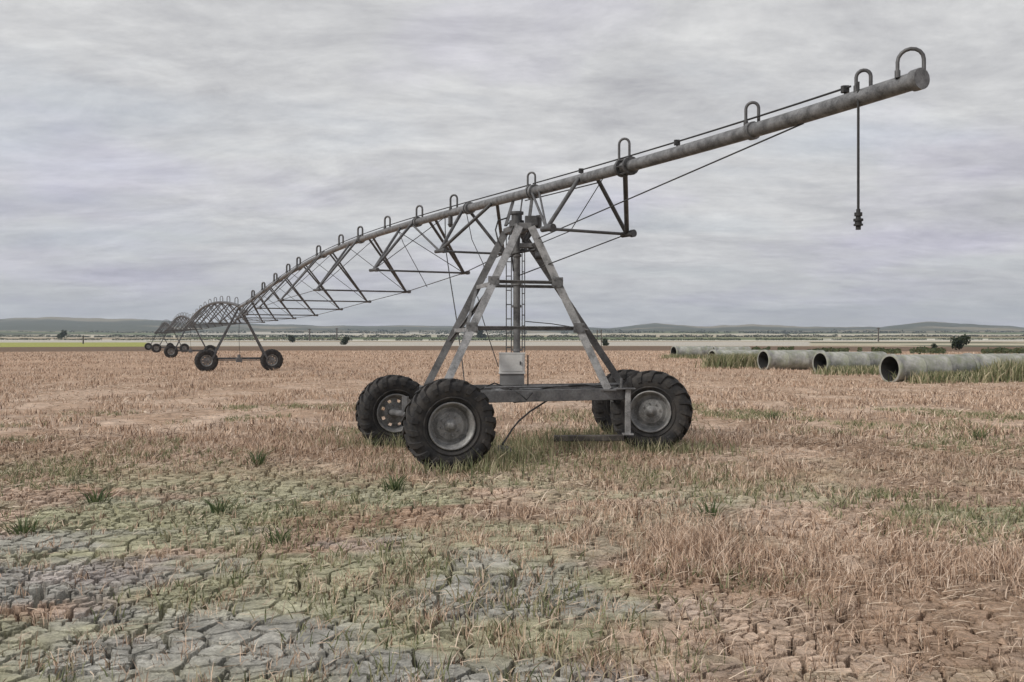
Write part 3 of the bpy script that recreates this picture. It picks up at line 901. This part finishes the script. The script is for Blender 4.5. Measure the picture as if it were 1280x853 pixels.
# head of the pyramid
b = MB()
for p, q in ((FLt, FRt), (FRt, RRt), (RRt, RLt), (RLt, FLt)):
    b.beam(p + Vector((0, 0, .02)), q + Vector((0, 0, .02)), .07, .10)
b.beam(FLt - Vector((0, 0, .28)), FRt - Vector((0, 0, .28)) + Vector((.1, 0, 0)), .05, .07); b.beam(RLt - Vector((.1, 0, .28)), RRt - Vector((-.1, 0, .28)), .05, .07)
b.build('top_frame', M['galv'], cart)
rc = Vector((.075, 14.0, 0))
b = MB(); b.tube([(rc.x, rc.y, 1.0), (rc.x, rc.y, 3.52)], .056, 18)
for z in (1.56, 2.25, 2.6, 3.05): b.tube([(rc.x, rc.y, z - .02), (rc.x, rc.y, z + .02)], .075, 18)
b.build('riser_pipe', M['galv'], cart)
for sx in (-1, 1):
    b = MB(); xa = rc.x + sx * .085; xb = rc.x + sx * (.165 if sx < 0 else .125)
    for x_ in (xa, xb): b.tube([(x_, rc.y - .03, 1.45 if sx < 0 else 1.53), (x_, rc.y - .03, 3.35)], .009, 6)
    z = 1.6
    while z < 3.3:
        b.tube([(xa, rc.y - .03, z), (xb, rc.y - .03, z)], .009, 6); z += .225 if sx < 0 else .17
    b.build('cable_ladder', M['strut'], cart)
# swivel, collector ring housing and pipe saddle on the head
b = MB(); b.tube([(rc.x, rc.y, 3.50), (rc.x, rc.y, 3.60)], .12, 18); b.tube([(rc.x, rc.y, 3.60), (rc.x, rc.y, 3.70)], .085, 18); b.tube([(rc.x, rc.y, 3.70), (rc.x, rc.y, 3.74)], .11, 18); b.build('swivel', M['strut'], cart)
b = MB(); b.box((.30, 13.85, 3.57), (.20, .22, .15), bev=.02); b.tube([(.42, 13.82, 3.66), (.42, 13.82, 3.46)], .045, 12); b.tube([(.32, 13.8, 3.45), (.20, 13.75, 3.25), (.36, 13.8, 3.12)], .05, 10); b.build('motor', M['strut'], cart)
sd = s_of(655)
b = MB(); b.beam((rc.x + .06, rc.y, 3.68), PP(s_of(651), 0, -PR), .018, .018); b.beam((.27, 13.9, 3.6), PP(s_of(664), 0, -PR), .05, .03); b.beam((-.1, 14.2, 3.55), PP(s_of(640), 0, -PR), .05, .03)
b.tube([(rc.x - .18, rc.y, 3.52), (rc.x + .05, rc.y, 3.70), PP(s_of(652), 0, -.04)], .012, 6); b.build('pipe_saddle', M['strut'], cart)
b = MB(); b.tube([(-.08, 14.1, 3.66), (-.22, 14.0, 3.60), (-.26, 13.95, 3.45), (-.22, 13.9, 3.28), (-.12, 13.85, 3.1)], .013, 6); b.tube([(.3, 13.8, 3.1), (.15, 13.8, 3.12), (-.02, 13.8, 3.02), (-.2, 13.9, 2.95)], .014, 6); b.tube([(.02, 13.86, 3.5), (-.05, 13.8, 3.3), (.0, 13.82, 3.05), (.02, 13.9, 2.8)], .012, 6); b.build('head_cables', M['cable'], cart)
b = MB(); b.tube([(.45, 13.72, 3.10), (.34, 13.72, 3.22)], .06, 12); b.tube([(.36, 13.70, 3.02), (.50, 13.70, 3.02)], .06, 12); b.tube([(.0, 13.8, 3.06), (.36, 13.72, 3.12)], .02, 8); b.build('valve', M['strut'], cart)
# control box under the riser
cb = MB().box((0.0, 13.93, 1.355), (.40, .26, .33), bev=.012)
for dz in (-.155, .155): cb.box((0, 13.93, 1.355 + dz), (.415, .275, .018))
cb = cb.build('control_box', M['box'], cart)
b = MB().box((.0, 13.94, 1.10), (.385, .25, .17)); b.build('lower_panel', M['box_dark'], cb)
b = MB(); b.box((.0, 13.795, 1.36), (.33, .006, .26)); b.build('door', M['box'], cb)
b = MB(); b.box((.13, 13.785, 1.36), (.02, .02, .05)); b.build('latch', M['strut'], cb)
MB().tube([(.25, 13.95, 1.48), (.25, 13.95, 1.0)], .012, 6).build('conduit', M['wire'], cart)
MB().tube([at(597, 371, 14.4), at(603.6, 399, 14.3), at(612, 426, 14.2), at(623, 459, 14.05)], .008, 6).build('control_cable', M['cable'], cart)
MB().tube([at(657, 402, 14.2), at(690, 405, 13.9), at(715, 409, 13.6)], .008, 6).build('control_cable', M['cable'], cart)
MB().tube([at(600, 487, 13.2), at(618, 479, 13.3), at(632, 484, 13.1), at(650, 492, 12.9), at(658, 500, 12.85), at(668, 488, 13.1), at(690, 484, 13.3), at(730, 481, 13.4), at(768, 487, 13.4)], .011, 6).build('control_cable', M['cable'], cart)
b = MB(); b.box((.28, 13.22, ZB + .01), (.34, .22, .18), bev=.03); b.tube([(.20, 13.15, ZB - .02), (.02, 13.1, ZB - .03)], .08, 12); b.build('gear_motor', M['strut'], cart)
b = MB(); b.tube([at(606, 485, 12.9), at(640, 484, 13.0), at(700, 483, 13.3), at(770, 481, 13.7)], .016, 8); b.build('drive_shaft', M['galv'], cart)
MB().tube([at(690, 497, 13.3), at(676, 506, 13.15), at(662, 515, 12.9), at(648, 527, 12.7), at(640, 537, 12.5), at(628, 556, 12.2)], .013, 6).build('hanging_hose', M['cable'], cart)

# small things on the ground by the cart
def stone(px, py, sx, sy, sz, label, seed):
    d = FPX * CAM_H / (py - HOR); cx = (px - 640) / FPX * d; rr = random.Random(seed); b = MB(); vs = []; n1, n2 = 7, 12
    for i in range(n1 + 1):
        a = math.pi * i / n1
        for k in range(n2):
            t_ = 2 * math.pi * k / n2; j = 1 + rr.uniform(-.16, .16)
            vs.append((sx * j * math.sin(a) * math.cos(t_), sy * j * math.sin(a) * math.sin(t_), sz * j * math.cos(a)))
    fs = [(i * n2 + k, (i + 1) * n2 + k, (i + 1) * n2 + (k + 1) % n2, i * n2 + (k + 1) % n2) for i in range(n1) for k in range(n2)]
    b.add(vs, fs); o = b.build('stone', M['rock'], None, (cx, d, gz(cx, d) + sz * .4)); tag(o, label, 'stone')


stone(628, 562, .16, .12, .09, 'dark stone on the ground just right of the front left tyre', 3)
d = 14.4
b = MB().beam((.66, 13.95, .17), (1.75, 13.85, .19), .14, .09); o = b.build('timber_baulk', M['wood'])
tag(o, 'dark timber baulk lying in the grass between the front tyres', 'timber')

# ------------------------------------------------------------------ concrete pipes
pa = Vector((.945, .327, 0)); prz = math.atan2(pa.y, pa.x) - math.pi / 2


def conc_pipe(px, depth, length, rad_, label, first=None):
    cx = (px - 640) / FPX * depth
    if first is None:
        t_ = thing('concrete_pipe', label, 'pipe', group='large concrete pipes laid in a row')
        b = MB(); r = .575; q = r - .075
        pr = [(q + .01, .002), (r + .03, 0), (r + .035, .006), (r + .035, .155), (r + .03, .165), (r + .002, .20)]
        for j in (1.32, 2.64):
            pr += [(r, j - 1.10), (r, j - .02), (r + .012, j - .012), (r + .012, j + .05), (r, j + .058), (r, j + .07)]
        pr += [(r, 3.93), (r - .006, 3.948), (q + .01, 3.95)]
        b.lathe(pr, 48)
        b.build('barrel', M['concrete'], t_)
        b = MB(); b.lathe([(q + .011, .0), (q, .03), (q, 3.9), (q + .011, 3.95)], 40); b.build('shaded_bore', M['shaded_bore'], t_)  # inner wall of the pipe, its shade put into the colour
    else:
        t_ = copy_tree(first); t_['label'] = label
    t_.location = (cx, depth, gz(cx, depth) + .54); t_.rotation_euler = (0, 0, prz + random.uniform(-.03, .03)); return t_


cp = conc_pipe(1112, 36.2, 4, .57, 'nearest pale concrete pipe with round black mouth, at right with weeds behind it'); index_kids()
p2 = cp.location + pa * 4.02
conc_pipe(640 + FPX * p2.x / p2.y, p2.y, 4, .57, 'weedy concrete pipe at the right edge of the photo, joined to the nearest one', cp)
conc_pipe(1025, 45.0, 4, .57, 'grey concrete pipe partly hidden behind the mouth of the nearest pipe', cp)
third = conc_pipe(954, 50.5, 4, .57, 'concrete pipe with narrow dark mouth, third mouth from the right', cp)
e = conc_pipe(842, 82, 4, .57, 'farthest small concrete pipe, just right of the right tyre', cp)
p2 = e.location + pa * 4.1
conc_pipe(640 + FPX * p2.x / p2.y, p2.y, 4, .57, 'far concrete pipe half hidden in weeds, following the farthest one', cp)
conc_pipe(890, 55.5, 4, .57, 'concrete pipe overgrown with weeds, just left of the narrow dark mouth', cp)


# ------------------------------------------------------------------ far trees, poles, hedges
def leaf_cloud(n, lobes, size):
    V = []; 
    L = np.array(lobes); pick = RNG.choice(len(L), n, p=L[:, 3] ** 2 / (L[:, 3] ** 2).sum())
    d = RNG.normal(size=(n, 3)); d /= np.linalg.norm(d, axis=1)[:, None]; r = RNG.random(n) ** .4
    C = L[pick, :3] + d * (L[pick, 3] * r)[:, None] * np.array([1, 1, .85])
    a = RNG.normal(size=(n, 3)); a /= np.linalg.norm(a, axis=1)[:, None]; b = np.cross(a, RNG.normal(size=(n, 3))); b /= np.linalg.norm(b, axis=1)[:, None]
    s = size * RNG.uniform(.5, 1.3, n)[:, None]
    V = np.stack([C - a * s, C + b * s * .6, C + a * s, C - b * s * .6], 1).reshape(-1, 3)
    F = (np.arange(n) * 4)[:, None] + np.array([[0, 1, 2, 3]])
    return V, F


def tree(px, r, h, wd, label, name='tree', cat='tree', mat='leaf_dark', trunk=.25):
    x = (px - 640) / FPX * r; z = hill_z(px, r)
    t_ = thing(name, label, cat, (x, r, z - .1))
    rr = random.Random(int(px)); lobes = []
    for i in range(9):
        a = rr.uniform(0, 6.28); q = rr.uniform(.0, .62) * wd / 2; lobes.append((q * math.cos(a), q * math.sin(a), h * rr.uniform(trunk + .18, .84), wd * rr.uniform(.15, .27)))
    V, F = leaf_cloud(900, lobes, wd * .055)
    o = np_mesh('crown', V, F, M[mat]); o.parent = t_
    b = MB(); b.tube([(0, 0, 0), (.02 * wd, 0, h * .3), (0, .01, h * .6)], [h * .035, h * .025, h * .012], 8)
    for l in lobes[:5]: b.tube([(0, 0, h * .35), (l[0] * .8, l[1] * .8, l[2])], [h * .016, h * .006], 6)
    b.build('trunk', M['bark'], t_)
    return t_


tree(1199, 150, 2.6, 4.0, 'broad dark round tree standing alone at right beyond the concrete pipes', trunk=.1)
tree(1168, 170, 1.3, 1.6, 'small dark bush just left of the round tree at right', 'bush', 'bush', trunk=.0)
tree(77, 700, 9.5, 9.5, 'lone dark round tree on the far field at the left', trunk=.12)
tree(432, 300, 2.9, 4.2, 'dark bush on the far field edge between span and cart', 'bush', 'bush', trunk=.0)
tree(757, 260, 2.2, 3.4, 'dark bush on the field edge behind the right cart leg', 'bush', 'bush', trunk=.0)
tree(601, 1050, 12, 17, 'dark tree clump seen low between the left cart legs', trunk=.0)
tree(363, 420, 3.2, 5, 'dark bush on the pale far field right of the first tower', 'bush', 'bush', trunk=.0)
for px, r, h, lab in ((1098, 520, 8.5, 'thin wooden pole standing on the fields above the nearest concrete pipe'), (387, 640, 9.0, 'thin wooden pole on the far field right of the first tower'), (421, 700, 10, 'thin wooden pole above the dark bush left of the cart'), (104, 330, 3.2, 'short pale post on the green field at far left')):
    x = (px - 640) / FPX * r; z = hill_z(px, r)
    t_ = thing('utility_pole', lab, 'pole', (x, r, z - .2), group='thin poles on the far fields')
    k = r * .0009
    MB().tube([(0, 0, 0), (0, 0, h)], [k * 1.0, k * .8], 8).build('pole', M['wood'], t_)
    MB().beam((-h * .11, 0, h * .93), (h * .11, 0, h * .93), k, k).build('crossarm', M['wood'], t_)
t_ = thing('twin_post', 'pair of dark upright posts on the field just right of the right cart leg', 'posts', ((749 - 640) / FPX * 120, 120, 0))
for dx in (-.28, .28): MB().tube([(dx, 0, -.1), (dx, 0, 3.1)], .06, 8).build('post', M['wood'], t_)
MB().beam((-.28, 0, 2.9), (.28, 0, 2.9), .08, .08).build('crosspiece', M['wood'], t_)


def hedge(name, label, px0, px1, r0, r1, h, n, dens_seed, mat='leaf_dark', gap=.35):
    u = RNG.random(n); px = px0 + (px1 - px0) * u; r = r0 + (r1 - r0) * u + RNG.normal(0, 4, n)
    k = fbm(px * .06, px * 0 + dens_seed, dens_seed, 3) > gap; px = px[k]; r = r[k]; n = len(px)
    hh = h * (.4 + .9 * fbm(px * .11, px * 0 + 3, dens_seed + 1, 3))
    x = (px - 640) / FPX * r; zz = np.array([hill_z(0, q) for q in r]) + RNG.random(n) * hh
    C = np.c_[x, r, zz]
    a = RNG.normal(size=(n, 3)); a /= np.linalg.norm(a, axis=1)[:, None]; b = np.cross(a, RNG.normal(size=(n, 3))); b /= np.linalg.norm(b, axis=1)[:, None]
    s = (h * .22 * RNG.uniform(.4, 1.3, n))[:, None]
    V = np.stack([C - a * s, C + b * s * .7, C + a * s, C - b * s * .7], 1).reshape(-1, 3)
    F = (np.arange(n) * 4)[:, None] + np.array([[0, 1, 2, 3]])
    tag(np_mesh(name, V, F, M[mat]), label, 'hedge', kind='stuff')


hedge('hedgerow', 'long dark hedgerow crossing the far fields below the hills', -260, 1500, 1150, 1250, 4.2, 26000, 5, gap=.22)
hedge('hedgerow', 'dark hedge line along the near side of the pale far fields', -260, 1500, 660, 700, 1.9, 22000, 9, gap=.26)
hedge('hedgerow', 'green scrub along the field edge behind the concrete pipes', 870, 1420, 120, 105, .75, 9000, 13, 'leaf_mid', gap=.36)
hedge('hedgerow', 'broken tree line high on the slope of the hills', -260, 1500, 2100, 2300, 8, 16000, 17, gap=.34)
hedge('hedgerow', 'broken dark woods on the upper slope of the far ridge', -260, 1500, 2900, 3100, 12, 14000, 23, gap=.48)

# ------------------------------------------------------------------ air
b = MB(); b.box((0, 3200, 75), (15600, 7600, 330))
hz_m = bpy.data.materials.new('pale_air'); hz_m.use_nodes = True
t = hz_m.node_tree
for n in list(t.nodes): t.nodes.remove(n)
out = t.nodes.new('ShaderNodeOutputMaterial'); pv = t.nodes.new('ShaderNodeVolumePrincipled')
pv.inputs['Color'].default_value = (.76, .86, 1.0, 1); pv.inputs['Density'].default_value = .00013; pv.inputs['Anisotropy'].default_value = .2
t.links.new(pv.outputs[0], out.inputs['Volume'])
haze = b.build('haze', hz_m); tag(haze, kind='stuff')

# ------------------------------------------------------------------ sky and light
SUN_EL, SUN_AZ = math.radians(40), math.radians(238)      # azimuth clockwise from +y (behind the camera, left)
w = bpy.data.worlds.new('World'); scene.world = w; w.use_nodes = True
t = w.node_tree
for n in list(t.nodes): t.nodes.remove(n)
N = lambda typ, **k: t.nodes.new(typ)
out = N('ShaderNodeOutputWorld'); bg = N('ShaderNodeBackground'); bg.inputs[1].default_value = .1
t.links.new(bg.outputs[0], out.inputs[0])
sky = N('ShaderNodeTexSky'); sky.sky_type = 'NISHITA'; sky.sun_disc = False; sky.sun_elevation = SUN_EL; sky.sun_rotation = SUN_AZ; sky.air_density = 1.0; sky.dust_density = 2.0
tc = N('ShaderNodeTexCoord'); sep = N('ShaderNodeSeparateXYZ'); t.links.new(tc.outputs['Generated'], sep.inputs[0])
za = N('ShaderNodeMath'); za.operation = 'ADD'; za.inputs[1].default_value = .16; zm = N('ShaderNodeMath'); zm.operation = 'MAXIMUM'; zm.inputs[1].default_value = 0
t.links.new(sep.outputs[2], zm.inputs[0]); t.links.new(zm.outputs[0], za.inputs[0])
dvx = N('ShaderNodeMath'); dvx.operation = 'DIVIDE'; dvy = N('ShaderNodeMath'); dvy.operation = 'DIVIDE'
t.links.new(sep.outputs[0], dvx.inputs[0]); t.links.new(za.outputs[0], dvx.inputs[1]); t.links.new(sep.outputs[1], dvy.inputs[0]); t.links.new(za.outputs[0], dvy.inputs[1])
cmb = N('ShaderNodeCombineXYZ'); t.links.new(dvx.outputs[0], cmb.inputs[0]); t.links.new(dvy.outputs[0], cmb.inputs[1])
mp = N('ShaderNodeMapping'); mp.inputs['Scale'].default_value = (1.0, 1.6, 1); mp.inputs['Rotation'].default_value = (0, 0, .12); t.links.new(cmb.outputs[0], mp.inputs[0])
n1 = N('ShaderNodeTexNoise'); n1.inputs['Scale'].default_value = 1.5; n1.inputs['Detail'].default_value = 9; n1.inputs['Roughness'].default_value = .72; n1.inputs['Distortion'].default_value = .5
t.links.new(mp.outputs[0], n1.inputs[0])
r1 = N('ShaderNodeValToRGB'); e = r1.color_ramp.elements; e[0].position = .30; e[0].color = (2.95, 2.95, 3.06, 1); e[1].position = .70; e[1].color = (4.75, 4.75, 4.72, 1)
t.links.new(n1.outputs[0], r1.inputs[0])
n3 = N('ShaderNodeTexNoise'); n3.inputs['Scale'].default_value = 5.5; n3.inputs['Detail'].default_value = 8; n3.inputs['Roughness'].default_value = .7; t.links.new(mp.outputs[0], n3.inputs[0])
r3 = N('ShaderNodeValToRGB'); e = r3.color_ramp.elements; e[0].position = .32; e[0].color = (.87, .87, .88, 1); e[1].position = .68; e[1].color = (1.09, 1.09, 1.08, 1); t.links.new(n3.outputs[0], r3.inputs[0])
n4 = N('ShaderNodeTexNoise'); n4.inputs['Scale'].default_value = .9; n4.inputs['Detail'].default_value = 4; t.links.new(cmb.outputs[0], n4.inputs[0])
r4 = N('ShaderNodeValToRGB'); e = r4.color_ramp.elements; e[0].position = .50; e[0].color = (1, 1, 1, 1); e[1].position = .66; e[1].color = (.94, .915, 1.03, 1); t.links.new(n4.outputs[0], r4.inputs[0])
q1 = N('ShaderNodeMix'); q1.data_type = 'RGBA'; q1.blend_type = 'MULTIPLY'; q1.inputs[0].default_value = 1; t.links.new(r1.outputs[0], q1.inputs[6]); t.links.new(r3.outputs[0], q1.inputs[7])
q2 = N('ShaderNodeMix'); q2.data_type = 'RGBA'; q2.blend_type = 'MULTIPLY'; q2.inputs[0].default_value = 1; t.links.new(q1.outputs[2], q2.inputs[6]); t.links.new(r4.outputs[0], q2.inputs[7])
n2 = N('ShaderNodeTexNoise'); n2.inputs['Scale'].default_value = .7; n2.inputs['Detail'].default_value = 5
t.links.new(mp.outputs[0], n2.inputs[0])
r2 = N('ShaderNodeValToRGB'); e = r2.color_ramp.elements; e[0].position = .50; e[0].color = (0, 0, 0, 1); e[1].position = .74; e[1].color = (.25, .25, .25, 1)
t.links.new(n2.outputs[0], r2.inputs[0])
mx = N('ShaderNodeMix'); mx.data_type = 'RGBA'
t.links.new(r2.outputs[0], mx.inputs[0]); t.links.new(q2.outputs[2], mx.inputs[6]); t.links.new(sky.outputs[0], mx.inputs[7])
t.links.new(mx.outputs[2], bg.inputs[0])

sd_ = bpy.data.lights.new('sun', 'SUN'); sd_.energy = 1.5; sd_.angle = math.radians(11); sd_.color = (1, .95, .88)
so = bpy.data.objects.new('sun', sd_); COL.objects.link(so)
dirv = Vector((math.sin(SUN_AZ) * math.cos(SUN_EL), math.cos(SUN_AZ) * math.cos(SUN_EL), math.sin(SUN_EL)))
so.rotation_euler = dirv.to_track_quat('Z', 'Y').to_euler()

cam = bpy.data.cameras.new('camera'); co_ = bpy.data.objects.new('camera', cam); COL.objects.link(co_)
cam.sensor_width = 36; cam.lens = 36 * FPX / 1280; cam.clip_end = 30000; cam.clip_start = .1
co_.location = (0, 0, CAM_H); co_.rotation_euler = (math.radians(90), 0, 0)
cam.shift_y = -(HOR - 426.5) / 1280 * -1
scene.camera = co_
vs = scene.view_settings; vs.view_transform = 'Standard'; vs.look = 'None'; vs.exposure = .76; vs.gamma = 1; vs.use_curve_mapping = False
scene.cycles.volume_bounces = 0; scene.cycles.max_bounces = 6
